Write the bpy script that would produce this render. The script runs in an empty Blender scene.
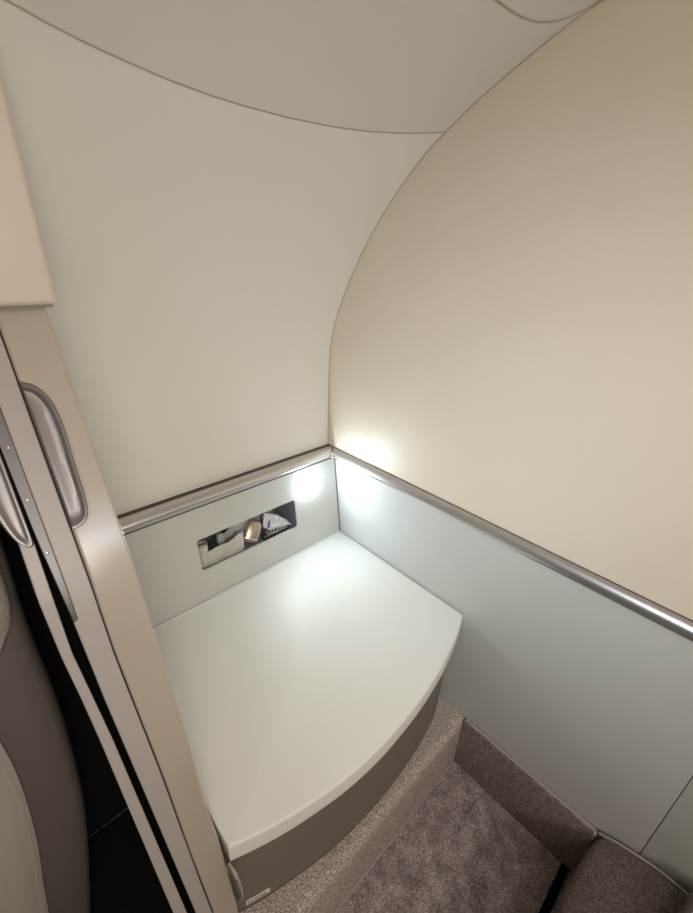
import bpy, bmesh, math, random
from mathutils import Vector, Matrix, noise
random.seed(7)
S = 1.45            # metres per layout unit (corner of the rails is the layout origin)
ZF = -0.6262        # floor level in layout units
scene = bpy.context.scene
COL = scene.collection

def V(x, y, z): return Vector((x * S, y * S, (z - ZF) * S))

# ------------------------------------------------------------------ materials
def srgb(r, g, b):
    f = lambda c: (c / 255 / 12.92) if c <= 10 else (((c / 255) + 0.055) / 1.055) ** 2.4
    return (f(r), f(g), f(b), 1)

def mat(name, col, rough=0.5, metal=0.0, bump=0.0, bscale=200, var=0.0, vscale=30, spec=0.5, coat=0.0,
        col2=None, cscale=200, cpos=(0.4, 0.6), bdist=0.002, aniso=0.0, stretch=None, emit=None):
    m = bpy.data.materials.new(name); m.use_nodes = True
    nt = m.node_tree; N = nt.nodes; L = nt.links
    p = N['Principled BSDF']
    p.inputs['Base Color'].default_value = col
    p.inputs['Roughness'].default_value = rough
    p.inputs['Metallic'].default_value = metal
    p.inputs['Specular IOR Level'].default_value = spec
    p.inputs['Coat Weight'].default_value = coat
    p.inputs['Coat Roughness'].default_value = 0.15
    tc = N.new('ShaderNodeTexCoord')
    src = tc.outputs['Object']
    if stretch:
        mp = N.new('ShaderNodeMapping'); mp.inputs['Scale'].default_value = stretch
        L.new(src, mp.inputs['Vector']); src = mp.outputs['Vector']
    cur = None
    if col2 is not None:
        n = N.new('ShaderNodeTexNoise'); n.inputs['Scale'].default_value = cscale; n.inputs['Detail'].default_value = 3
        L.new(src, n.inputs['Vector'])
        r = N.new('ShaderNodeValToRGB')
        r.color_ramp.elements[0].position = cpos[0]; r.color_ramp.elements[1].position = cpos[1]
        r.color_ramp.elements[0].color = col; r.color_ramp.elements[1].color = col2
        L.new(n.outputs['Fac'], r.inputs['Fac']); cur = r.outputs['Color']
        L.new(cur, p.inputs['Base Color'])
    if var > 0:
        n = N.new('ShaderNodeTexNoise'); n.inputs['Scale'].default_value = vscale; n.inputs['Detail'].default_value = 4
        L.new(tc.outputs['Object'], n.inputs['Vector'])
        mr = N.new('ShaderNodeMapRange')
        mr.inputs['From Min'].default_value = 0.3; mr.inputs['From Max'].default_value = 0.7
        mr.inputs['To Min'].default_value = 1 - var; mr.inputs['To Max'].default_value = 1 + var
        L.new(n.outputs['Fac'], mr.inputs['Value'])
        h = N.new('ShaderNodeHueSaturation')
        if cur: L.new(cur, h.inputs['Color'])
        else: h.inputs['Color'].default_value = col
        L.new(mr.outputs['Result'], h.inputs['Value'])
        L.new(h.outputs['Color'], p.inputs['Base Color'])
    if bump > 0:
        n = N.new('ShaderNodeTexNoise'); n.inputs['Scale'].default_value = bscale; n.inputs['Detail'].default_value = 3
        L.new(src, n.inputs['Vector'])
        b = N.new('ShaderNodeBump'); b.inputs['Strength'].default_value = bump; b.inputs['Distance'].default_value = bdist
        L.new(n.outputs['Fac'], b.inputs['Height']); L.new(b.outputs['Normal'], p.inputs['Normal'])
    if emit:
        p.inputs['Emission Color'].default_value = emit[0]; p.inputs['Emission Strength'].default_value = emit[1]
    return m

M = {}
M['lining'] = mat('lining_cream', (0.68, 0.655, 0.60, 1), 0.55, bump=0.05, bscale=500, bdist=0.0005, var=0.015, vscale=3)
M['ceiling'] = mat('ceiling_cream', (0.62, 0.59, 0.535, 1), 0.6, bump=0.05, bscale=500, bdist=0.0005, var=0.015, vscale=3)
M['bulkhead'] = mat('bulkhead_cream', (0.68, 0.605, 0.49, 1), 0.42, bump=0.05, bscale=450, bdist=0.0005, var=0.02, vscale=4)
M['groove_shade'] = mat('seam_groove_shade', (0.34, 0.29, 0.23, 1), 0.7)  # shade of the seam grooves, put into the tube colour
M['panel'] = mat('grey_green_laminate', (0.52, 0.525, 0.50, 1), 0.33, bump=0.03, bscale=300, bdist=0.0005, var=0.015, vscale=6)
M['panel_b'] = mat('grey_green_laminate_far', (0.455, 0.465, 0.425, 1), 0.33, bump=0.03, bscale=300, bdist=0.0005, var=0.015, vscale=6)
M['dark'] = mat('dark_gap', (0.012, 0.011, 0.011, 1), 0.8, spec=0.1)
M['gap_fill'] = mat('black_gap_fill', (0.006, 0.006, 0.007, 1), 1.0, spec=0.0)  # plain black filler for gaps beside the door layers and the step
M['rail'] = mat('satin_aluminium', (0.60, 0.58, 0.575, 1), 0.30, metal=0.9, bump=0.02, bscale=900, bdist=0.0003)
M['railedge'] = mat('shadow_gap_strip', (0.06, 0.055, 0.05, 1), 0.6)
M['chrome'] = mat('bright_metal', (0.75, 0.74, 0.72, 1), 0.2, metal=1.0)
M['top'] = mat('ivory_laminate', (0.75, 0.755, 0.715, 1), 0.5, bump=0.03, bscale=400, bdist=0.0004, var=0.01, vscale=5)
M['trim'] = mat('pale_grey_trim', (0.66, 0.67, 0.70, 1), 0.35)
M['base'] = mat('taupe_laminate', (0.20, 0.17, 0.145, 1), 0.5, bump=0.08, bscale=700, bdist=0.0005)
M['skirt'] = mat('taupe_skirting', (0.105, 0.088, 0.078, 1), 0.55)
M['plate'] = mat('label_white', (0.80, 0.72, 0.68, 1), 0.5)
M['ink'] = mat('label_ink', (0.18, 0.13, 0.12, 1), 0.7)
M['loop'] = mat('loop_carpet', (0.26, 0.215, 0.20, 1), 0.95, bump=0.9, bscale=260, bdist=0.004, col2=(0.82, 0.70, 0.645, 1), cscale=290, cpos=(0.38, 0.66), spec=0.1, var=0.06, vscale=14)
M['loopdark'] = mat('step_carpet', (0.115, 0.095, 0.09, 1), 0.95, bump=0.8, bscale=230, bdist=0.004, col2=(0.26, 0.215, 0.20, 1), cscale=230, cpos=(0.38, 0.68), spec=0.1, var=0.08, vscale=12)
M['ribbed'] = mat('ribbed_carpet', (0.14, 0.115, 0.105, 1), 0.95, bump=0.9, bscale=60, bdist=0.006, col2=(0.38, 0.31, 0.275, 1), cscale=60, cpos=(0.36, 0.68), spec=0.1, stretch=(1.2, 3, 5), var=0.06, vscale=9)
M['pile'] = mat('cut_pile_carpet', (0.27, 0.228, 0.23, 1), 0.95, bump=0.9, bscale=260, bdist=0.005, col2=(0.62, 0.52, 0.50, 1), cscale=200, cpos=(0.38, 0.70), spec=0.1, var=0.32, vscale=24)
M['piping'] = mat('lavender_piping', (0.42, 0.36, 0.39, 1), 0.7)
M['post'] = mat('warm_ivory_paint', (0.42, 0.365, 0.30, 1), 0.20, spec=0.9, bump=0.02, bscale=400, bdist=0.0004, var=0.01, vscale=12)
M['door'] = mat('pinkish_beige_paint', (0.385, 0.345, 0.33, 1), 0.42, var=0.01, vscale=12)
M['block'] = mat('header_beige', (0.55, 0.475, 0.40, 1), 0.4, var=0.01, vscale=12)
M['steel'] = mat('grey_satin_metal', (0.25, 0.235, 0.23, 1), 0.36, metal=0.55)
M['strip'] = mat('dark_aluminium', (0.13, 0.125, 0.125, 1), 0.38, metal=0.7)
M['shell'] = mat('seat_shell_grey', (0.15, 0.13, 0.118, 1), 0.45, coat=0.15)
M['inner'] = mat('seat_inner_grey', (0.47, 0.435, 0.39, 1), 0.5)
M['fabric'] = mat('perforated_fabric', (0.36, 0.33, 0.29, 1), 0.85, bump=0.8, bscale=420, bdist=0.002, col2=(0.2, 0.18, 0.16, 1), cscale=420, cpos=(0.55, 0.7))
M['cavity'] = mat('cubby_plastic', (0.25, 0.265, 0.30, 1), 0.3)
M['strap'] = mat('grey_webbing', (0.50, 0.49, 0.45, 1), 0.8, bump=0.5, bscale=500, bdist=0.001, var=0.08, vscale=60)
M['rubber'] = mat('grey_rubber', (0.36, 0.33, 0.30, 1), 0.45)
M['bronze'] = mat('bronze_metal', (0.50, 0.40, 0.31, 1), 0.28, metal=0.75)
M['plastic'] = mat('pale_grey_plastic', (0.42, 0.43, 0.44, 1), 0.3)
M['wrap'] = mat('crinkled_wrapper', (0.62, 0.61, 0.64, 1), 0.2, var=0.15, vscale=90, bump=0.6, bscale=120, bdist=0.004)
M['violet'] = mat('violet_print', (0.16, 0.11, 0.36, 1), 0.5)
M['pouch'] = mat('black_pouch', (0.02, 0.02, 0.024, 1), 0.35)
M['white'] = mat('white_print', (0.75, 0.74, 0.78, 1), 0.5)
M['lens'] = mat('lamp_lens', (0.9, 0.92, 0.95, 1), 0.4, emit=((0.78, 0.93, 1.0, 1), 135.0))

# ------------------------------------------------------------------ helpers
def link(name, bm, m, parent=None, smooth=True, bevel=0, seg=3, angle=35):
    bmesh.ops.recalc_face_normals(bm, faces=bm.faces[:])
    me = bpy.data.meshes.new(name); bm.to_mesh(me); bm.free()
    me.materials.append(m)
    o = bpy.data.objects.new(name, me); COL.objects.link(o)
    if parent is not None:
        o.parent = parent
        w = parent.location.copy(); q = parent.parent
        while q is not None: w += q.location; q = q.parent
        me.transform(Matrix.Translation(-w))
    if bevel:
        b = o.modifiers.new('bevel', 'BEVEL'); b.width = bevel * S; b.segments = seg; b.limit_method = 'ANGLE'; b.angle_limit = math.radians(angle)
        b.harden_normals = False
    if smooth:
        for p in me.polygons: p.use_smooth = True
        try:
            bpy.context.view_layer.objects.active = o
            me.set_sharp_from_angle(angle=math.radians(40))
        except Exception: pass
    return o

def thing(name, label, cat, loc, group=None):
    o = bpy.data.objects.new(name, None); COL.objects.link(o)
    o.location = V(*loc); o['label'] = label; o['category'] = cat
    o.empty_display_size = 0.05
    if group: o['group'] = group
    return o

def tag(o, label, cat):
    o['label'] = label; o['category'] = cat; return o

def struct(name, bm, m, **k):
    o = link(name, bm, m, **k); o['kind'] = 'structure'; return o

def add_loops(bm, loops, cap0=True, cap1=True, closed=True):
    rows = [[bm.verts.new(V(*p)) for p in lp] for lp in loops]
    n = len(rows[0])
    for a, b in zip(rows, rows[1:]):
        for i in range(n if closed else n - 1):
            j = (i + 1) % n
            bm.faces.new((a[i], a[j], b[j], b[i]))
    if cap0: bm.faces.new(rows[0])
    if cap1: bm.faces.new(rows[-1][::-1])
    return rows

def box(bm, x0, x1, y0, y1, z0, z1):
    add_loops(bm, [[(x0, y0, z), (x1, y0, z), (x1, y1, z), (x0, y1, z)] for z in (z0, z1)])

def prism_z(bm, outline, z0, z1):
    add_loops(bm, [[(x, y, z0) for x, y in outline], [(x, y, z1) for x, y in outline]])

def catmull(pts, n=6):
    out = []
    P = [pts[0]] + list(pts) + [pts[-1]]
    for i in range(1, len(P) - 2):
        for k in range(n):
            t = k / n
            out.append(tuple(0.5 * ((2 * P[i][d]) + (-P[i-1][d] + P[i+1][d]) * t + (2*P[i-1][d] - 5*P[i][d] + 4*P[i+1][d] - P[i+2][d]) * t*t
                       + (-P[i-1][d] + 3*P[i][d] - 3*P[i+1][d] + P[i+2][d]) * t**3) for d in range(len(pts[0]))))
    out.append(tuple(pts[-1]))
    return out

def tube(bm, pts, r, n=8, ry=None):
    pts = [Vector(p) for p in pts]; loops = []
    for i, p in enumerate(pts):
        t = (pts[min(i+1, len(pts)-1)] - pts[max(i-1, 0)]).normalized()
        up = Vector((0, 0, 1)) if abs(t.z) < 0.9 else Vector((0, 1, 0))
        a = t.cross(up).normalized(); b = t.cross(a).normalized()
        loops.append([tuple(p + a * (r * math.cos(q)) + b * ((ry or r) * math.sin(q))) for q in [2*math.pi*k/n for k in range(n)]])
    add_loops(bm, loops)

def interp(x, xs, ys):
    if x <= xs[0]: return ys[0]
    for i in range(1, len(xs)):
        if x <= xs[i]:
            t = (x - xs[i-1]) / (xs[i] - xs[i-1]); return ys[i-1] + t * (ys[i] - ys[i-1])
    return ys[-1]

def rrect(y0, y1, z0, z1, r, n=6):
    out = []
    for cy, cz, a0 in ((y1 - r, z1 - r, 0), (y0 + r, z1 - r, 90), (y0 + r, z0 + r, 180), (y1 - r, z0 + r, 270)):
        for k in range(n + 1):
            a = math.radians(a0 + 90 * k / n); out.append((cy + r * math.cos(a), cz + r * math.sin(a)))
    return out

# ------------------------------------------------------------------ fuselage lining
ARCH = [(-0.0065, -0.02), (-0.0068, 0.05), (-0.0072, 0.12), (-0.0065, 0.18), (-0.0035, 0.2286), (0.0045, 0.266), (0.0155, 0.2975), (0.0347, 0.3385),
        (0.0567, 0.3795), (0.0808, 0.4165), (0.1049, 0.4497), (0.1235, 0.4720), (0.1539, 0.5055), (0.1879, 0.5372),
        (0.2054, 0.5523), (0.2345, 0.5722), (0.2692, 0.5933), (0.2995, 0.6095), (0.3304, 0.6245), (0.3580, 0.6375),
        (0.3881, 0.6505), (0.4163, 0.6603), (0.50, 0.682), (0.62, 0.705), (0.80, 0.725), (1.05, 0.74), (1.35, 0.745), (1.70, 0.745)]
arc = catmull(ARCH, 4)
cum = [0.0]
for a, b in zip(arc, arc[1:]): cum.append(cum[-1] + math.hypot(b[0]-a[0], b[1]-a[1]))
def on_arc(s):
    return interp(s, cum, [p[0] for p in arc]), interp(s, cum, [p[1] for p in arc])
def s_of_x(x):       # arc length where the curve reaches x (x beyond 0.03)
    for i in range(len(arc) - 1, 0, -1):
        if arc[i-1][0] <= x: 
            t = (x - arc[i-1][0]) / max(1e-9, arc[i][0] - arc[i-1][0]); return cum[i-1] + t * (cum[i] - cum[i-1])
YN = -2.4
ys = [-0.018 * i for i in range(34)] + [-0.65, -0.8, -1.2, -1.8, YN]
seam_y = [YN, -0.56, -0.5034, -0.4825, -0.4529, -0.4204, -0.383, -0.3442, -0.3043, -0.2477, -0.185, -0.1265, -0.0769, -0.035, 0]
seam_x = [0.226, 0.2255, 0.2208, 0.2157, 0.2103, 0.2060, 0.2020, 0.1997, 0.1988, 0.1992, 0.2022, 0.2079, 0.2157, 0.2247, 0.2335]
def seam_s(y): return s_of_x(interp(y, seam_y, seam_x))
bm = bmesh.new(); n = 60
rows = []
for y in ys:
    se = seam_s(y); rows.append([bm.verts.new(V(on_arc(se * k / n)[0], y, on_arc(se * k / n)[1])) for k in range(n + 1)])
for a, b in zip(rows, rows[1:]):
    for i in range(n): bm.faces.new((a[i], a[i+1], b[i+1], b[i]))
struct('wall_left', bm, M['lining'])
bm = bmesh.new(); rows = []
for y in ys:
    se = seam_s(y); rows.append([bm.verts.new(V(on_arc(se + (cum[-1]-se) * k / n)[0], y, on_arc(se + (cum[-1]-se) * k / n)[1])) for k in range(n + 1)])
for a, b in zip(rows, rows[1:]):
    for i in range(n): bm.faces.new((a[i], a[i+1], b[i+1], b[i]))
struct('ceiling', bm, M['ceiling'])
# seam grooves, drawn as thin tubes in a shadow colour
bm = bmesh.new()
sp = []
for k in range(80):
    y = -0.001 - k * 0.009; x, z = on_arc(seam_s(y)); sp.append((x, y, z))
tube(bm, sp, 0.0008, 6)
struct('trim_3', bm, M['groove_shade'])
bm = bmesh.new()
tube(bm, [(x, -0.0008, z) for x, z in arc if x < 1.2], 0.0008, 6)
struct('trim_4', bm, M['groove_shade'])
# rounded hatch panel in the ceiling: outline groove
bm = bmesh.new()
h = [(0.3630, -0.40), (0.3630, -0.20), (0.3634, -0.1164), (0.3645, -0.0800), (0.3669, -0.0587), (0.3715, -0.0388), (0.3792, -0.0233), (0.3879, -0.0126), (0.4008, -0.0055), (0.42, -0.0035), (0.60, -0.0035)]
hp = [(x, y, on_arc(s_of_x(x))[1]) for x, y in catmull(h, 5)]
tube(bm, hp, 0.0010, 6)
struct('trim_5', bm, M['groove_shade'])

# ------------------------------------------------------------------ bulkhead (upper, above the rail)
bm = bmesh.new()
pts = [p for p in arc if p[1] > -0.01]
low = [bm.verts.new(V(x, 0, -0.012)) for x, z in pts]; up = [bm.verts.new(V(x, 0, z)) for x, z in pts]
x_end = pts[-1][0]
outline = [(pts[0][0], -0.012)] + pts + [(x_end, -0.012)]
bm.free(); bm = bmesh.new()
add_loops(bm, [[(x, y, z) for x, z in outline] for y in (0.0, 0.02)])
struct('wall_right', bm, M['bulkhead'], smooth=False)

# lower right wall: two laminate panels with a fine seam
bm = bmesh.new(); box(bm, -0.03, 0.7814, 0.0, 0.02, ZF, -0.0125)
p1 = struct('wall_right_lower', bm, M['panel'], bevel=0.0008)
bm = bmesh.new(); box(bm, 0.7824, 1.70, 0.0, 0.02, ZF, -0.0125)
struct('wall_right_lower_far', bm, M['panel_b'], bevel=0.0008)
bm = bmesh.new(); box(bm, 0.75, 0.82, 0.0205, 0.03, ZF, -0.0125)
struct('wall_right_backing', bm, M['railedge'], smooth=False)

# ------------------------------------------------------------------ lower left wall panel with the cubby opening
def px(z): return 0.018 + (-0.02 - z) * 0.137
Y0 = -0.5285
hole = rrect(-0.3555, -0.1265, -0.1530, -0.0855, 0.007)
bm = bmesh.new()
def ring(pts2, off): return [bm.verts.new(V(px(z) + off, y, z)) for y, z in pts2]
outer = [(-0.0005, -0.012), (Y0, -0.012), (Y0, -0.4815), (-0.0005, -0.4815)]
for off in (0.0,):
    vo = ring(outer, off); vi = ring(hole, off)
    es = [bm.edges.new((vo[i], vo[(i+1) % 4])) for i in range(4)] + [bm.edges.new((vi[i], vi[(i+1) % len(vi)])) for i in range(len(vi))]
    bmesh.ops.triangle_fill(bm, edges=es, use_beauty=True)
# rim of the opening, rolled slightly inwards
r2 = [bm.verts.new(V(px(z) - 0.004, y, z)) for y, z in hole]
for i in range(len(vi)):
    j = (i + 1) % len(vi); bm.faces.new((vi[i], vi[j], r2[j], r2[i]))
struct('wall_left_lower', bm, M['panel'], smooth=False)
bm = bmesh.new()
inner = [(y, z) for y, z in rrect(-0.3575, -0.1245, -0.1600, -0.0835, 0.009)]
add_loops(bm, [[(px(z) - 0.0042, y, z) for y, z in hole], [(px(z) - 0.0045, y, z) for y, z in inner], [(-0.055, y, z) for y, z in inner]], cap0=False, cap1=True)
struct('wall_left_cubby', bm, M['cavity'])
# dark gap in the corner between both lower panels
bm = bmesh.new(); tube(bm, [(px(z) - 0.0005, -0.0016, z) for z in (-0.02, -0.1, -0.2, -0.35, -0.48)], 0.0014, 6)
struct('trim_6', bm, M['railedge'])

bm = bmesh.new(); box(bm, 1.70, 1.72, YN, 0.02, ZF, 0.76); struct('wall_far', bm, M['base'], smooth=False)
bm = bmesh.new(); box(bm, -0.05, 1.72, YN - 0.02, YN, ZF, 0.76); struct('wall_back', bm, M['base'], smooth=False)
bm = bmesh.new(); box(bm, -0.03, -0.007, YN, -0.60, ZF, -0.015); struct('wall_left_rear', bm, M['panel'], smooth=False)
# ------------------------------------------------------------------ satin rails
prof = [(-0.0055, 0.0030), (0.002, 0.0030), (0.007, 0.0018), (0.0125, -0.0015), (0.0168, -0.0060), (0.0192, -0.0110), (0.0192, -0.0155), (0.0165, -0.0190), (0.0130, -0.0200), (-0.0055, -0.0200)]
bm = bmesh.new(); add_loops(bm, [[(o + 0.001, y, z) for o, z in prof] for y in (-0.0002, Y0)])
struct('trim_1', bm, M['rail'], bevel=0.0006)
k = 0.62
bm = bmesh.new(); add_loops(bm, [[(x, -o * k if o > 0 else 0.001, z) for o, z in prof] for x in (0.0195, 1.69)])
struct('trim_2', bm, M['rail'], bevel=0.0006)
bm = bmesh.new()
box(bm, -0.0060, 0.0035, Y0, -0.0003, 0.0028, 0.0038); box(bm, 0.0145, 0.0190, Y0, -0.002, -0.0222, -0.0199)
struct('trim_7', bm, M['railedge'], smooth=False)
bm = bmesh.new()
box(bm, 0.0, 1.69, -0.0018, 0.0, 0.0028, 0.0038); box(bm, 0.02, 1.69, -0.0050, 0.0, -0.0222, -0.0199)
struct('trim_8', bm, M['railedge'], smooth=False)
# small bright bracket where the rails meet
t = thing('rail_bracket', 'tiny bright metal clip joining the two rails in the corner', 'bracket', (0.021, -0.014, -0.02))
bm = bmesh.new()
prof2 = [(0.0, 0.0), (0.007, 0.0), (0.0085, -0.004), (0.0085, -0.011), (0.006, -0.014), (0.0, -0.014)]
add_loops(bm, [[(0.0175 + a, y, -0.0055 + b) for a, b in prof2] for y in (-0.0145, -0.0095)])
link('clip', bm, M['chrome'], t, bevel=0.0007)
bm = bmesh.new(); tube(bm, [(0.0245, -0.012, -0.012), (0.0275, -0.012, -0.0125)], 0.0018, 10)
link('screw', bm, M['steel'], t)

# ------------------------------------------------------------------ floor, plinth, kick strip
bm = bmesh.new()
xs = [-0.1, 0.2, 0.40] + [0.42 + 0.0022 * i for i in range(164)] + [0.9, 1.3, 1.7]
yy = [0.01] + [-0.0022 * i for i in range(230)] + [-0.55, -0.8, -1.5, YN]
random.seed(3)
g = []
for x in xs:
    row = []
    for y in yy:
        zz = ZF - 0.003
        if 0.42 <= x <= 0.78 and -0.51 < y <= 0:
            q = Vector((x * 25, y * 25, 0)); 
            zz = ZF - 0.0010 + 0.0012 * noise.noise(q) + 0.0016 * noise.noise(Vector((x * 180, y * 180, 3))) + random.uniform(-0.0007, 0.0007)
        row.append(bm.verts.new(V(x, y, zz)))
    g.append(row)
for a, b in zip(g, g[1:]):
    for i in range(len(a) - 1): bm.faces.new((a[i], a[i+1], b[i+1], b[i]))
struct('floor', bm, M['pile'])

bm = bmesh.new()
r = 0.017
prf = [(-0.005, ZF), (0.458, ZF)]
for kk in range(9):
    a = math.radians(90 * kk / 8); prf.append((0.458 - r + r * math.cos(a) , -0.4815 - r + r * math.sin(a)))
prf.append((-0.005, -0.4815))
add_loops(bm, [[(x, y, z) for x, z in prf] for y in (-0.0015, -0.5245)])
plinth = link('carpeted_platform', bm, M['loop'])
tag(plinth, 'raised platform covered in speckled taupe loop carpet under the corner console', 'platform')
bm = bmesh.new(); tube(bm, [(0.4592, -0.0135 - 0.02 * i, ZF + 0.0022) for i in range(26)], 0.0021, 8)
pp = link('piping', bm, M['piping'], plinth); pp['label'] = 'pale lavender piping along the foot of the riser'

# carpeted kick strip along the wall
bm = bmesh.new()
r = 0.005
prf = [(-0.0005, ZF), (-0.011, ZF), (-0.011, -0.4865), (-0.0098, -0.4835), (-0.0075, -0.4825), (-0.0005, -0.4825)]
add_loops(bm, [[(x, y, z) for y, z in prf] for x in (0.4595, 0.7245)])
kick = struct('baseboard_right', bm, M['ribbed'])
bm = bmesh.new(); tube(bm, [(0.4600, -0.0040, -0.4822), (0.60, -0.0040, -0.4822), (0.7235, -0.0045, -0.4822)], 0.0028, 8, 0.0024)
tube(bm, [(0.7232, -0.0040, -0.4815), (0.7232, -0.0110, -0.4850), (0.7232, -0.0125, -0.495)], 0.0026, 8)
o = link('piping', bm, M['piping'], kick); o['label'] = 'pale lavender piping along the top edge'

bm = bmesh.new(); box(bm, 0.7025, 0.7165, -0.50, -0.0125, ZF - 0.002, ZF + 0.0035)  # black strip painting the shade of the crevice beside the step
struct('gap_shade', bm, M['gap_fill'], bevel=0.0008)
# carpeted step at the right end of the recess
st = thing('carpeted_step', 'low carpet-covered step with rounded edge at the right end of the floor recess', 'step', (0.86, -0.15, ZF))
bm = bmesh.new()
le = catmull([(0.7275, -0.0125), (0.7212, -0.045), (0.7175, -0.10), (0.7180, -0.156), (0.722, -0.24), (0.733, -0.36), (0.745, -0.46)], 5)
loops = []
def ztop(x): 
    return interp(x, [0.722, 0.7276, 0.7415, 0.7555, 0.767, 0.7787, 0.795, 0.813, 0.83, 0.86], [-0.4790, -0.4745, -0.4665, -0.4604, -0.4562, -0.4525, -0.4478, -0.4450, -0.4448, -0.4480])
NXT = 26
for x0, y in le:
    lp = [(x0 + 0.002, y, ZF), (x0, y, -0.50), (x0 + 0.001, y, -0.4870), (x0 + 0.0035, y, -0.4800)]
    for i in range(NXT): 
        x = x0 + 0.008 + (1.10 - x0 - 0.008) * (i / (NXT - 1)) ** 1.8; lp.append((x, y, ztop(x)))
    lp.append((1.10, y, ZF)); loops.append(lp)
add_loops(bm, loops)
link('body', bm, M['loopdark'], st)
bm = bmesh.new()
tube(bm, [(0.7275 + 0.0115 * i, -0.0095, ztop(0.7275 + 0.0115 * i) + 0.0008) for i in range(22)], 0.0022, 8)
o = link('piping', bm, M['piping'], st); o['label'] = 'dull lavender piping along the back edge'

# dark cushion corner that just enters the frame at the lower right
bm = bmesh.new()
loops = []
for z, ins in ((-0.4440, 0.004), (-0.4415, 0.0), (-0.405, 0.0), (-0.395, 0.004), (-0.391, 0.012)):
    loops.append([(x, y, z) for x, y in [(0.8430 + ins, -0.018 - ins), (0.8380 + ins, -0.055), (0.8290 + ins, -0.095), (0.8150 + ins, -0.30), (1.05 - ins, -0.30), (1.05 - ins, -0.018 - ins)]])
add_loops(bm, loops)
tag(link('seat_cushion', bm, M['shell'], bevel=0.004), 'dark brown cushion corner resting on the carpeted step at the lower right', 'cushion')

# ------------------------------------------------------------------ corner console
con = thing('corner_console', 'ivory topped corner console with bowed front on the carpeted platform', 'console table', (0.25, -0.26, -0.4815))
FRONT = [(0.4070, -0.0045), (0.4206, -0.0385), (0.4366, -0.0900), (0.4500, -0.1480), (0.4600, -0.2135), (0.4642, -0.2730), (0.4650, -0.3080), (0.4632, -0.3450), (0.4585, -0.3850), (0.4470, -0.4420), (0.4340, -0.4870), (0.4210, -0.5222)]
fr = catmull(FRONT, 5)
ZT = -0.2178; TH = 0.0345
bm = bmesh.new()
# outline tessellated, with a rounded upper arris on the front
def top_outline(ins):
    f = []
    for i, (x, y) in enumerate(fr):
        a = fr[max(0, i-1)]; b = fr[min(len(fr)-1, i+1)]
        tx, ty = b[0]-a[0], b[1]-a[1]; l = math.hypot(tx, ty); nx, ny = -ty / l, tx / l
        if nx < 0: nx, ny = -nx, -ny
        yy_ = y - ny * ins
        f.append((x - nx * ins, max(-0.5222 + ins * 0.8, min(-0.0020 - ins * 0.4, yy_))))
    return [(0.0505, -0.0020 - ins * 0.4)] + f + [(0.0505, -0.5222 + ins * 0.8)]
o0 = top_outline(0.0); o1 = top_outline(0.0012); o2 = top_outline(0.004)
ozs = [(top_outline(0.0030), ZT - TH), (o0, ZT - TH + 0.003), (o0, ZT - 0.0042), (top_outline(0.0004), ZT - 0.0022), (top_outline(0.0016), ZT - 0.0007), (o2, ZT)]
add_loops(bm, [[(x, y, z) for x, y in oo] for oo, z in ozs])
top = link('tabletop', bm, M['top'], con)
bm = bmesh.new(); box(bm, px(-0.218) + 0.0005, 0.0503, -0.5220, -0.0035, ZT - 0.02, ZT + 0.0024)
o = link('back_trim', bm, M['trim'], con, bevel=0.001); o['label'] = 'pale grey strip closing the joint to the wall'
CF = [(0.3885, -0.0030), (0.4103, -0.0492), (0.4252, -0.1082), (0.4340, -0.1774), (0.4385, -0.2559), (0.4345, -0.3410), (0.4240, -0.4073), (0.4063, -0.4791), (0.3920, -0.5200)]
cf = catmull(CF, 5)
zl = -0.4815 + 0.0005
bm = bmesh.new()
prism_z(bm, [(0.0875, -0.0030)] + cf + [(0.0875, -0.5200)], -0.4700, ZT - TH - 0.0005)
cab = link('base_cabinet', bm, M['base'], con)
bm = bmesh.new()
prism_z(bm, [(0.0875, -0.0040)] + [(x - 0.002, y) for x, y in cf] + [(0.0875, -0.5195)], zl, -0.4712)
link('skirting', bm, M['skirt'], cab)
# little white placard low on the cabinet front
def cfx(y): return interp(y, [p[1] for p in cf][::-1], [p[0] for p in cf][::-1])
bm = bmesh.new()
ya, yb, za, zb = -0.5035, -0.4690, -0.4620, -0.4500
loops = []
for off in (0.0003, 0.0012):
    loops.append([(cfx(y) + off, y, z) for y, z in ((ya, za), (yb, za), (yb, zb), (ya, zb))])
add_loops(bm, loops)
pl = link('label_plate', bm, M['plate'], cab, smooth=False); pl['label'] = 'small off-white placard low on the cabinet front'
bm = bmesh.new(); random.seed(5)
y = ya + 0.002
while y < yb - 0.004:
    w = random.choice((0.0011, 0.0016, 0.0013))
    add_loops(bm, [[(cfx(q) + off, q, z) for q, z in ((y, za + 0.0042), (y + w, za + 0.0042), (y + w, zb - 0.0042), (y, zb - 0.0042))] for off in (0.0012, 0.0015)])
    y += w + 0.0007 + (0.002 if random.random() < 0.22 else 0)
link('faded_marks', bm, M['ink'], pl, smooth=False)

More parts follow.
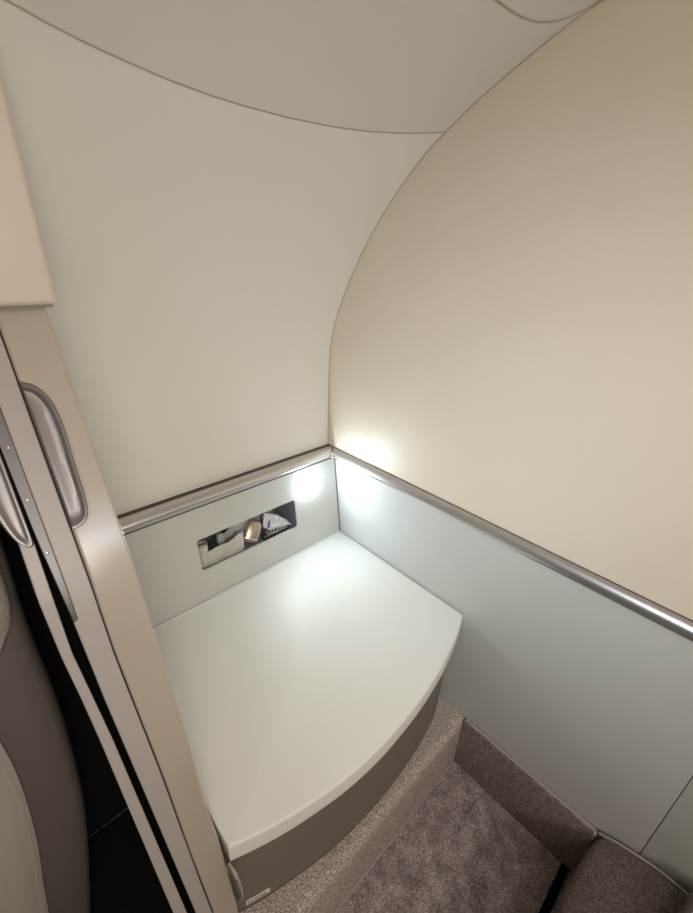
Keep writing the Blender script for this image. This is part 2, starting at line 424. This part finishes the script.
# ------------------------------------------------------------------ wall lamp
yl, zl2 = -0.0865, -0.0585
lam = thing('wall_lamp', 'small round glowing white lamp set in the grey panel near the corner', 'lamp', (px(zl2), yl, zl2))
nrm = Vector((1, 0, 0.137)).normalized(); up_ = Vector((-0.137, 0, 1)).normalized(); sd = Vector((0, 1, 0))
def disc_loops(spec):
    c = Vector((px(zl2), yl, zl2)); out = []
    for rr, h_ in spec:
        out.append([tuple(c + nrm * h_ + sd * (rr * math.cos(a)) + up_ * (rr * math.sin(a))) for a in [2*math.pi*i/40 for i in range(40)]])
    return out
bm = bmesh.new(); add_loops(bm, disc_loops([(0.0260, 0.0002), (0.0260, 0.0014), (0.0252, 0.0020), (0.0242, 0.0020), (0.0239, 0.0008)]), True, False)
link('bezel', bm, M['trim'], lam)
bm = bmesh.new(); add_loops(bm, disc_loops([(0.0238, 0.0006), (0.0237, 0.0026), (0.0228, 0.0048), (0.0200, 0.0068), (0.0140, 0.0084), (0.0060, 0.0092), (0.0012, 0.0094)]), True, True)
o = link('lens', bm, M['lens'], lam); o['label'] = 'glowing frosted lens'

# ------------------------------------------------------------------ partition post, door layers (end profile leans out towards the floor)
PZ = [-0.6262, -0.45, -0.37, -0.315, -0.257, -0.15, -0.057, 0.02, 0.078, 0.147, 0.187, 0.26, 0.352, 0.365]
PX = [0.436, 0.434, 0.4275, 0.4225, 0.411, 0.3955, 0.383, 0.3605, 0.344, 0.325, 0.3055, 0.2710, 0.228, 0.2235]
def pe(z): return interp(z, PZ, PX)
def slab(name, zs_, y0f, y1f, off, xb, m, parent=None, bevel=0.002, lab=None):
    bm = bmesh.new()
    add_loops(bm, [[(xb(z), y0f(z), z), (pe(z) + off, y0f(z), z), (pe(z) + off, y1f(z), z), (xb(z), y1f(z), z)] for z in zs_])
    o = link(name, bm, m, parent, bevel=bevel, angle=14)
    if lab: o['label'] = lab
    return o
def lin(zs_, vs): return lambda z: interp(z, zs_, vs)
yfront = lin([-0.3, -0.22, -0.15], [-0.5250, -0.5255, -0.5300])
yb_ = lin([-0.6, -0.315, -0.2, -0.10, -0.025, 0.07], [-0.5528, -0.5532, -0.5575, -0.5600, -0.5625, -0.5660])
zz_all = sorted(set(PZ + [-0.2, -0.1, -0.22]))
def xin(z):
    a = [(p[0], p[1]) for p in arc[:60]]
    return max(0.0, interp(z, [p[1] for p in a], [p[0] for p in a])) + 0.001 if z > -0.02 else (px(z) + 0.001 if z > -0.48 else 0.09)
post = thing('partition_post', 'warm ivory partition post with grey pull handle standing left of the console', 'partition', (0.38, -0.545, ZF))
def xin2(z): return xin(z) if z > 0.005 else 0.060
slab('body', zz_all, yfront, yb_, 0.0, lambda z: max(xin2(z), 0.001) if z > 0.005 else 0.085, M['post'], post, bevel=0.0022)

def pull(name, cy_in, outline, m, parent, spec, lab=None):
    # outline: (y, z) loop ; spec: list of (scale towards core, proud height)
    bm = bmesh.new(); loops = []
    cy = sum(p[0] for p in outline) / len(outline); cz = sum(p[1] for p in outline) / len(outline)
    cy = cy_in
    for s, hgt in spec:
        loops.append([(pe(cz + (z - cz) * (1 - (1 - s) * 0.35)) + hgt, cy + (y - cy) * s, cz + (z - cz) * (1 - (1 - s) * 0.35)) for y, z in outline])
    add_loops(bm, loops)
    o = link(name, bm, m, parent)
    if lab: o['label'] = lab
    return o
HO = [(-0.5659, 0.3086), (-0.5625, 0.3072), (-0.5585, 0.3055), (-0.5535, 0.3005), (-0.5495, 0.2925), (-0.5473, 0.2800), (-0.5470, 0.2640),
      (-0.5480, 0.2460), (-0.5485, 0.2280), (-0.5492, 0.2130), (-0.5505, 0.2030), (-0.5530, 0.1965), (-0.5575, 0.1930), (-0.5625, 0.1915), (-0.5659, 0.1915)]
HO = [tuple(p) for p in catmull(HO, 3)]
h1 = pull('handle', -0.5640, HO, M['steel'], post, [(1.0, 0.0002), (1.0, 0.0030), (0.93, 0.0048), (0.84, 0.0050), (0.76, 0.0030), (0.66, 0.0012), (0.40, 0.0008), (0.2, 0.0012)], 'grey satin metal recessed pull')
# hinge cover ribs low on the post beside the console edge
def rib(name, pts, r, ry, m, lab=None):
    bm = bmesh.new(); tube(bm, catmull(pts, 5), r, 10, ry)
    o = link(name, bm, m, post)
    if lab: o['label'] = lab
HG = [[(0.418, -0.5235, -0.2580), (0.4300, -0.5225, -0.2600), (0.4375, -0.5215, -0.2760), (0.4390, -0.5215, -0.3000), (0.4320, -0.5230, -0.3280)],
      [(0.416, -0.5240, -0.2640), (0.4240, -0.5230, -0.2740), (0.4275, -0.5225, -0.2920), (0.4265, -0.5235, -0.3240)]]
rib('hinge_rib', HG[0], 0.0021, 0.0018, M['rubber'], 'grey curved hinge rib')
rib('hinge_rib', HG[1], 0.0034, 0.0024, M['rubber'], 'grey curved hinge rib')
bm = bmesh.new()
lp = [(x, z) for x, y, z in catmull([HG[0][i] for i in range(5)], 3)] + [(0.405, -0.325), (0.405, -0.262)]
add_loops(bm, [[(x, y, z) for x, z in lp] for y in (-0.5262, -0.5248)])
link('hinge_plate', bm, M['skirt'], post, smooth=False)

# sliding door layer next to the post
door = thing('sliding_door', 'narrow pinkish beige sliding door edge beside the ivory post, trimmed with a dark metal strip', 'door', (0.35, -0.575, ZF))
g1 = lambda z: yb_(z) - 0.0013
cl = lin([-0.60, -0.294, -0.103, 0.0386, 0.1202, 0.191, 0.264, 0.36], [-0.5650, -0.5702, -0.5787, -0.5850, -0.5874, -0.5913, -0.5928, -0.5935])
def clc(z): return cl(z) if z < 0.1195 else -0.5838
zz_d = sorted(set(PZ[:-1] + [-0.294, -0.103, 0.0386, 0.1190, 0.1200, 0.191]))
slab('door_leaf', zz_d, g1, clc, 0.0008, lambda z: 0.061, M['door'], door, bevel=0.0008)
zz_s = [0.1200, 0.147, 0.187, 0.191, 0.26, 0.264, 0.352]
es = slab('edge_strip', zz_s, lambda z: -0.5840, cl, 0.0012, lambda z: pe(z) - 0.16, M['strip'], door, bevel=0.0004, lab='dark satin metal edging strip')
for z in (0.180, 0.222, 0.262):
    bm = bmesh.new(); yc = -0.5880
    add_loops(bm, [[(pe(z) + hgt, yc + rr * math.cos(a), z + rr * math.sin(a)) for a in [2*math.pi*i/12 for i in range(12)]] for rr, hgt in ((0.0011, 0.0012), (0.0011, 0.0017), (0.0006, 0.0020))])
    link('screw', bm, M['chrome'], es)
slab('gap_fill', [z for z in zz_d], lambda z: cl(z) - 0.0001, lambda z: cl(z) - 0.0012, -0.0010, lambda z: 0.060, M['gap_fill'], door, bevel=0, lab='black strip in the gap')
slab('gap_strip', zz_d, lambda z: yb_(z) - 0.0002, lambda z: yb_(z) - 0.0012, -0.004, lambda z: pe(z) - 0.16, M['gap_fill'], door, bevel=0, lab='black strip against the post')

# second leaf behind it
d2 = thing('inner_door_leaf', 'thin ivory door leaf between two black gaps next to the grey seat', 'door', (0.35, -0.595, ZF))
dr = lin([-0.60, -0.2829, -0.0018, 0.0933, 0.1425, 0.19, 0.36], [-0.5700, -0.5783, -0.5894, -0.5955, -0.5950, -0.5938, -0.5950])
dl = lin([-0.60, -0.2674, 0.0061, 0.0498, 0.0976, 0.148, 0.1956, 0.36], [-0.5800, -0.5902, -0.5985, -0.6005, -0.6035, -0.6045, -0.6032, -0.6030])
zz_2 = sorted(set(PZ[:-1] + [-0.2829, -0.0018, 0.0498, 0.0933, 0.1425]))
slab('leaf', zz_2, dr, dl, 0.0, lambda z: pe(z) - 0.02, M['door'], d2, bevel=0.0006)
slab('gap_fill', zz_2, lambda z: dr(z) - 0.0008, lambda z: dl(z) - 0.0004, -0.0202, lambda z: 0.062, M['gap_fill'], d2, bevel=0, lab='black core behind the leaf edge')
slab('gap_strip', sorted(set(zz_2 + zz_d)), lambda z: cl(z) - 0.0014, lambda z: dr(z) - 0.0006, -0.0190, lambda z: 0.064, M['gap_fill'], d2, bevel=0, lab='black filler in the gap beside the leaf')  # black slab added to close the gap beside the leaf
HO2 = [(-0.5940, 0.3000), (-0.5940, 0.2600), (-0.5940, 0.2200), (-0.5940, 0.1930), (-0.5955, 0.1885), (-0.5990, 0.1890), (-0.6040, 0.1950), (-0.6085, 0.2080), (-0.6115, 0.2250), (-0.6125, 0.2500), (-0.6120, 0.2800), (-0.6080, 0.3000)]
pull('handle', -0.6010, [tuple(p) for p in catmull(HO2, 3)], M['steel'], d2, [(1.0, -0.006), (1.0, 0.0012), (0.86, 0.0035), (0.70, 0.0035), (0.55, 0.0018), (0.35, 0.0010), (0.1, 0.0010)], 'grey metal pull')

# header block over post and door
hd = thing('header_panel', 'pinkish beige header block above the ivory post at the left edge', 'panel', (0.2, -0.57, 0.366))
bm = bmesh.new()
def xb(z): return interp(z, [p[1] for p in arc[:70]], [p[0] for p in arc[:70]]) + 0.004
zs_h = [0.3655, 0.40, 0.45, 0.50, 0.55, 0.566]
add_loops(bm, [[(xb(z), -0.5228, z), (0.2405, -0.5228, z), (0.2405, -0.72, z), (xb(z), -0.72, z)] for z in zs_h])
link('body', bm, M['block'], hd, bevel=0.0035, seg=4, angle=60)
bm = bmesh.new()
add_loops(bm, [[(0.06, -0.5262, z), (0.2340, -0.5262, z), (0.2330, -0.715, z), (0.06, -0.715, z)] for z in (0.3630, 0.3656)])
link('bottom_lip', bm, M['base'], hd, smooth=False)

# ------------------------------------------------------------------ seat beyond the door
seat = thing('suite_seat', 'dark grey seat shell with paler inner panel at the lower left edge', 'seat', (0.15, -0.75, ZF))
ZS = [-0.6262, -0.582, -0.4233, -0.3079, -0.1878, -0.0986, -0.0226, 0.0387, 0.1171, 0.20]
YS = [-0.690, -0.6774, -0.6479, -0.6315, -0.6225, -0.6190, -0.6190, -0.6180, -0.6140, -0.6130]
YI = [-0.735, -0.7300, -0.7080, -0.6900, -0.6785, -0.6775, -0.680, -0.690, -0.71, -0.73]
bm = bmesh.new(); fz = [ZS[0] + (ZS[-1] - ZS[0]) * i / 40 for i in range(41)]
cs = catmull(list(zip(ZS, YS, YI)), 8); ZS = [c[0] for c in cs]; YS = [c[1] for c in cs]; YI = [c[2] for c in cs]
loops = []
for z in fz:
    yo = interp(z, ZS, YS); yi = interp(z, ZS, YI)
    w = yo - yi
    loops.append([(0.10, yo - 0.006, z), (0.165, yo - 0.001, z), (0.182, yo - 0.0015, z), (0.194, yo - 0.006, z), (0.2000, yo - 0.014, z), (0.2015, yo - w * 0.55, z), (0.1990, yi, z), (0.1940, yi - 0.01, z), (0.19, -0.88, z), (0.10, -0.88, z)])
add_loops(bm, loops)
link('shell', bm, M['shell'], seat)
bm = bmesh.new(); loops = []
fz2 = [-0.60 + (0.56) * i / 34 for i in range(35)]
for z in fz2:
    yi = interp(z, ZS, YI)
    e = 0.004 if z < -0.10 else 0.004 + (z + 0.10) ** 2 * 9
    yi -= (e - 0.004)
    loops.append([(0.190, yi - 0.002, z), (0.2035, yi - 0.0035, z), (0.2060, yi - 0.0085, z), (0.2030, yi - 0.0115, z), (0.2055, yi - 0.0145, z), (0.2065, yi - 0.03, z), (0.204, -0.87, z), (0.190, -0.87, z)])
add_loops(bm, loops)
link('inner_panel', bm, M['inner'], seat)
bm = bmesh.new(); loops = []
YH = ([0.0, 0.015, 0.0446, 0.0702, 0.1274, 0.20], [-0.668, -0.645, -0.6295, -0.6242, -0.6210, -0.6200])
for i in range(25):
    z = 0.0 + 0.20 * i / 24; yo = interp(z, *YH)
    loops.append([(0.195, yo - 0.001, z), (0.2050, yo - 0.002, z), (0.2095, yo - 0.006, z), (0.2120, yo - 0.02, z), (0.212, -0.86, z), (0.195, -0.86, z)])
add_loops(bm, loops)
o = link('headrest', bm, M['fabric'], seat); o['label'] = 'pale perforated fabric pad'
bm = bmesh.new(); box(bm, 0.048, 0.058, -0.90, -0.5720, ZF, 0.30)
dk = link('dark_backdrop', bm, M['dark'], bevel=0.003); tag(dk, 'added black panel filling the dark gap between grey seat and door leaf', 'backdrop')  # added backdrop panel, stands for the dark void beyond the door
bm = bmesh.new(); box(bm, 0.0, 0.36, -0.60, -0.575, ZF, -0.60); bm.free()
bm = bmesh.new(); box(bm, 0.060, 0.60, -1.2, -0.5680, ZF, ZF + 0.0006)
fl = link('dark_floor_sheet', bm, M['dark'], bevel=0.003); tag(fl, 'added black sheet for the dark floor below the grey seat at the lower left', 'sheet')  # added sheet, puts the dark of the floor below the seat into its colour

# ------------------------------------------------------------------ things in the cubby
zc = -0.1598     # cubby floor
def ribbon(name, path, hb, ht, th, m, label, cat):
    # path: (x, y) list ; hb / ht: functions of fraction -> bottom / top z
    bm = bmesh.new(); loops = []; n_ = len(path)
    for i, (x, y) in enumerate(path):
        a = path[max(0, i-1)]; b = path[min(n_-1, i+1)]
        tx, ty = b[0]-a[0], b[1]-a[1]; l = math.hypot(tx, ty) or 1; nx, ny = -ty/l*th/2, tx/l*th/2
        t_ = i / (n_-1); z0, z1 = hb(t_), ht(t_)
        zm = [z0 + (z1 - z0) * q for q in (0, 0.3, 0.65, 1)]
        loops.append([(x+nx, y+ny, zm[0]), (x+nx*1.2, y+ny*1.2, zm[1]), (x+nx*1.2, y+ny*1.2, zm[2]), (x+nx, y+ny, zm[3]),
                      (x-nx, y-ny, zm[3]), (x-nx, y-ny, zm[2]), (x-nx, y-ny, zm[1]), (x-nx, y-ny, zm[0])])
    add_loops(bm, loops)
    return tag(link(name, bm, m), label, cat)
sp = []
for i in range(26):
    a = math.radians(-90 + 22 * i); rr = 0.0055 + 0.00022 * i
    sp.append((0.0120 + rr * math.cos(a), -0.3405 - rr * math.sin(a)))
sp = [p for p in sp]
tail = catmull([sp[-1], (0.0215, -0.3400), (0.0235, -0.325), (0.0215, -0.305), (0.0235, -0.285), (0.0235, -0.268), (0.0190, -0.2560), (0.0090, -0.2510), (-0.004, -0.2540)], 5)
path = sp + tail[1:]
f0 = len(sp) / len(path)
def ht(t):
    return interp(t, [0, f0 * 0.5, f0, f0 + (1-f0)*0.12, f0 + (1-f0)*0.28, f0 + (1-f0)*0.45, f0 + (1-f0)*0.62, f0 + (1-f0)*0.8, 1], [-0.107, -0.107, -0.109, -0.1245, -0.1215, -0.1225, -0.112, -0.116, -0.135])
ribbon('folded_strap', path, lambda t: zc + 0.0003, ht, 0.0022, M['strap'], 'wide grey strap with a rolled end at the left of the wall cubby', 'strap')
ribbon('pale_strap', catmull([(-0.008, -0.302), (-0.004, -0.290), (0.001, -0.272), (-0.002, -0.252), (-0.006, -0.235), (-0.012, -0.205), (-0.018, -0.192)], 5),
       lambda t: zc + 0.0003, lambda t: interp(t, [0, 0.2, 0.45, 0.7, 1], [-0.122, -0.118, -0.092, -0.090, -0.092]), 0.003, M['plastic'], 'smooth pale grey strap curving behind the bronze buckle in the wall cubby', 'strap')
# clip
bm = bmesh.new(); add_loops(bm, [[(x, y, z) for x, y in ((-0.0005, -0.3055), (0.0085, -0.3045), (0.0085, -0.2915), (-0.0005, -0.2925))] for z in (zc + 0.0003, -0.115, -0.1085)])
tag(link('belt_clip', bm, M['plastic'], bevel=0.0015), 'small square grey clip standing behind the rolled strap', 'clip')
# buckle : rounded tapered block leaning to the right
bk = thing('strap_buckle', 'rounded bronze metal buckle in the middle of the wall cubby', 'buckle', (0.015, -0.23, zc))
bm = bmesh.new()
ax = Vector((-0.30, 0.62, 0.80)).normalized()      # leaning axis
s1 = Vector((0.35, 0.86, -0.37)); s1 = (s1 - ax * s1.dot(ax)).normalized(); s2 = ax.cross(s1)
c0 = Vector((0.0150, -0.2400, zc + 0.0085))
def sec(t, w, d):
    c = c0 + ax * t; out = []
    for i in range(24):
        a = 2*math.pi*i/24; ca, sa = math.cos(a), math.sin(a)
        w_ = w * 1.32; out.append(tuple(c + s1 * (w_ * math.copysign(abs(ca) ** 0.5, ca)) + s2 * (d * 1.15 * math.copysign(abs(sa) ** 0.6, sa))))
    return out
add_loops(bm, [sec(-0.0015, 0.006, 0.003), sec(0.000, 0.0098, 0.006), sec(0.003, 0.0118, 0.0076), sec(0.012, 0.0128, 0.0084), sec(0.030, 0.0130, 0.0082), sec(0.040, 0.0118, 0.0072), sec(0.046, 0.0095, 0.0055), sec(0.0485, 0.0055, 0.003)])
link('housing', bm, M['bronze'], bk)
bm = bmesh.new(); add_loops(bm, [sec(0.0055, 0.0126, 0.0086), sec(0.0075, 0.0130, 0.0090), sec(0.0090, 0.0128, 0.0086)])
link('edge_band', bm, M['chrome'], bk)
# crumpled packet
pk = thing('crumpled_packet', 'crumpled translucent white packet with violet print, right end of the wall cubby', 'packet', (0.0, -0.172, zc))
bm = bmesh.new(); A = [Vector(v) for v in ((0.0180, -0.2050, -0.1270), (0.0080, -0.1950, -0.1010), (0.0110, -0.1680, -0.1130), (0.0170, -0.1420, -0.1370), (0.0235, -0.1360, -0.1480), (0.0225, -0.1640, -0.1440), (0.0210, -0.1920, -0.1400))]
cen = sum(A, Vector()) / len(A)
def crumple(A, cen, thick, amp, seed, nr=7, per=6):
    ringpts = []
    for i in range(len(A)):
        for k in range(per): ringpts.append(A[i].lerp(A[(i+1) % len(A)], k / per))
    nv = (A[2]-A[0]).cross(A[4]-A[0]).normalized()
    if nv.x < 0: nv = -nv
    loops = []
    seq = [(j / nr, -1) for j in range(1, nr + 1)] + [(1.0, 0)] + [(j / nr, 1) for j in range(nr, 0, -1)]
    for s, sg in seq:
        lp = []
        for q in ringpts:
            p = cen + (q - cen) * s
            h_ = sg * thick * math.sqrt(max(0, 1 - s * s * 0.98))
            nn = noise.noise(Vector((p.y * 150 + seed, p.z * 150, p.x * 90))) * amp + noise.noise(Vector((p.y * 420 + seed, p.z * 420, 5))) * amp * 0.4
            lp.append(tuple(p + nv * (h_ + nn * (1 if sg >= 0 else -0.3))))
        loops.append(lp)
    return loops, nv
loops, nv = crumple(A, cen, 0.0040, 0.0040, 3)
add_loops(bm, loops); link('wrapper', bm, M['wrap'], pk)
bm = bmesh.new()
c = cen + Vector((0.0, -0.0215, 0.004)) + nv * 0.0050
add_loops(bm, [[tuple(c + Vector((0, a, b)) + nv * h_) for a, b in ((-0.003, -0.009), (0.0015, -0.010), (0.0035, 0.0), (0.0035, 0.009), (-0.0005, 0.004))] for h_ in (-0.003, 0.0006)])
link('print', bm, M['violet'], pk, smooth=False)
# black pouch with pale print
po = thing('black_pouch', 'shiny black pouch with white squiggles lying under the crumpled packet', 'pouch', (0.015, -0.172, zc))
bm = bmesh.new(); loops = []
for t_ in range(13):
    y = -0.2085 + 0.068 * t_ / 12; w = math.sin(math.pi * (t_ + 0.6) / 13.2) ** 0.4
    cz_ = zc + 0.0090 * w + 0.0005; cx = 0.0185
    loops.append([(cx + 0.0105 * w * math.cos(a), y, cz_ + 0.0090 * w * math.sin(a)) for a in [2*math.pi*i/14 for i in range(14)]])
add_loops(bm, loops); link('body', bm, M['pouch'], po)
bm = bmesh.new(); random.seed(11)
for i in range(7):
    y = -0.196 + 0.0075 * i; pts = []
    for k_ in range(7):
        a = math.radians(20 + 16 * k_ + random.uniform(-4, 4)); yy2 = y + 0.0035 * math.sin(k_ * 1.7 + i)
        t_ = (yy2 + 0.2085) / 0.068 * 12; w = math.sin(math.pi * (max(0, t_) + 0.6) / 13.2) ** 0.4
        pts.append((0.0185 + 0.0105 * w * math.cos(a), yy2, zc + 0.0005 + 0.0090 * w + 0.0090 * w * math.sin(a)))
    tube(bm, pts, 0.0007, 5)
link('print', bm, M['white'], po)
# grey box at the back
bm = bmesh.new(); add_loops(bm, [[(x, y, z) for x, y in ((-0.030, -0.1900), (-0.012, -0.1850), (-0.012, -0.1600), (-0.030, -0.1620))] for z in (zc + 0.0003, -0.12, -0.0945)])
tag(link('grey_case', bm, M['plastic'], bevel=0.002), 'small grey case standing at the back behind the crumpled packet', 'case')

# ------------------------------------------------------------------ lights
w = bpy.data.worlds.new('cabin'); scene.world = w; w.use_nodes = True
bg = w.node_tree.nodes['Background']; bg.inputs['Color'].default_value = (1.0, 0.93, 0.84, 1); bg.inputs['Strength'].default_value = 0.05
def area(name, loc, target, sx, sy, power, color, spread=180):
    l = bpy.data.lights.new(name, 'AREA'); l.shape = 'RECTANGLE'; l.size = sx; l.size_y = sy; l.energy = power; l.color = color; l.spread = math.radians(spread)
    o = bpy.data.objects.new(name, l); COL.objects.link(o); o.location = V(*loc)
    d = V(*target) - o.location; o.rotation_euler = d.to_track_quat('-Z', 'Y').to_euler(); return o
WARM = (1.07, 0.96, 0.82)
area('cabin_ceiling_light', (1.15, -0.75, 0.69), (0.75, -0.45, 0.0), 0.7, 0.5, 4.1, WARM, 150)
area('aisle_fill', (1.60, -0.72, 0.46), (0.2, -0.45, 0.20), 0.75, 0.42, 9.6, WARM, 140)  # unseen fill added on the aisle side for post sheen and even lining
area('bulkhead_fill', (0.82, -0.95, 0.53), (0.42, 0.0, 0.09), 0.35, 0.25, 1.25, (0.90, 0.99, 1.10), 56)  # unseen cool fill added to brighten the middle of the bulkhead
area('post_sheen_fill', (1.50, -0.37, 0.53), (0.31, -0.55, 0.17), 0.22, 0.32, 0.42, (0.86, 1.0, 1.16), 100)  # unseen cool light added for the sheen on the post

# ------------------------------------------------------------------ camera
cam = bpy.data.cameras.new('camera'); co = bpy.data.objects.new('camera', cam); COL.objects.link(co)
R = ((0.6847313082127554, -0.33816719012068075, 0.6455896459429907), (0.7279968827213913, 0.27591156064812766, -0.627609233081104), (0.03411120492133651, 0.8997309387959258, 0.4351099441201231))
m4 = Matrix(R).to_4x4(); m4.translation = V(0.68, -0.6054, 0.41366)
co.matrix_world = m4
cam.sensor_fit = 'VERTICAL'; cam.sensor_height = 36; cam.sensor_width = 36; cam.lens = 36 * 422.86 / 913; cam.clip_start = 0.01
cam.dof.use_dof = True; cam.dof.focus_distance = 1.3; cam.dof.aperture_fstop = 6.3
scene.camera = co
scene.view_settings.view_transform = 'Standard'; scene.view_settings.look = 'None'; scene.view_settings.gamma = 1; scene.view_settings.exposure = 0
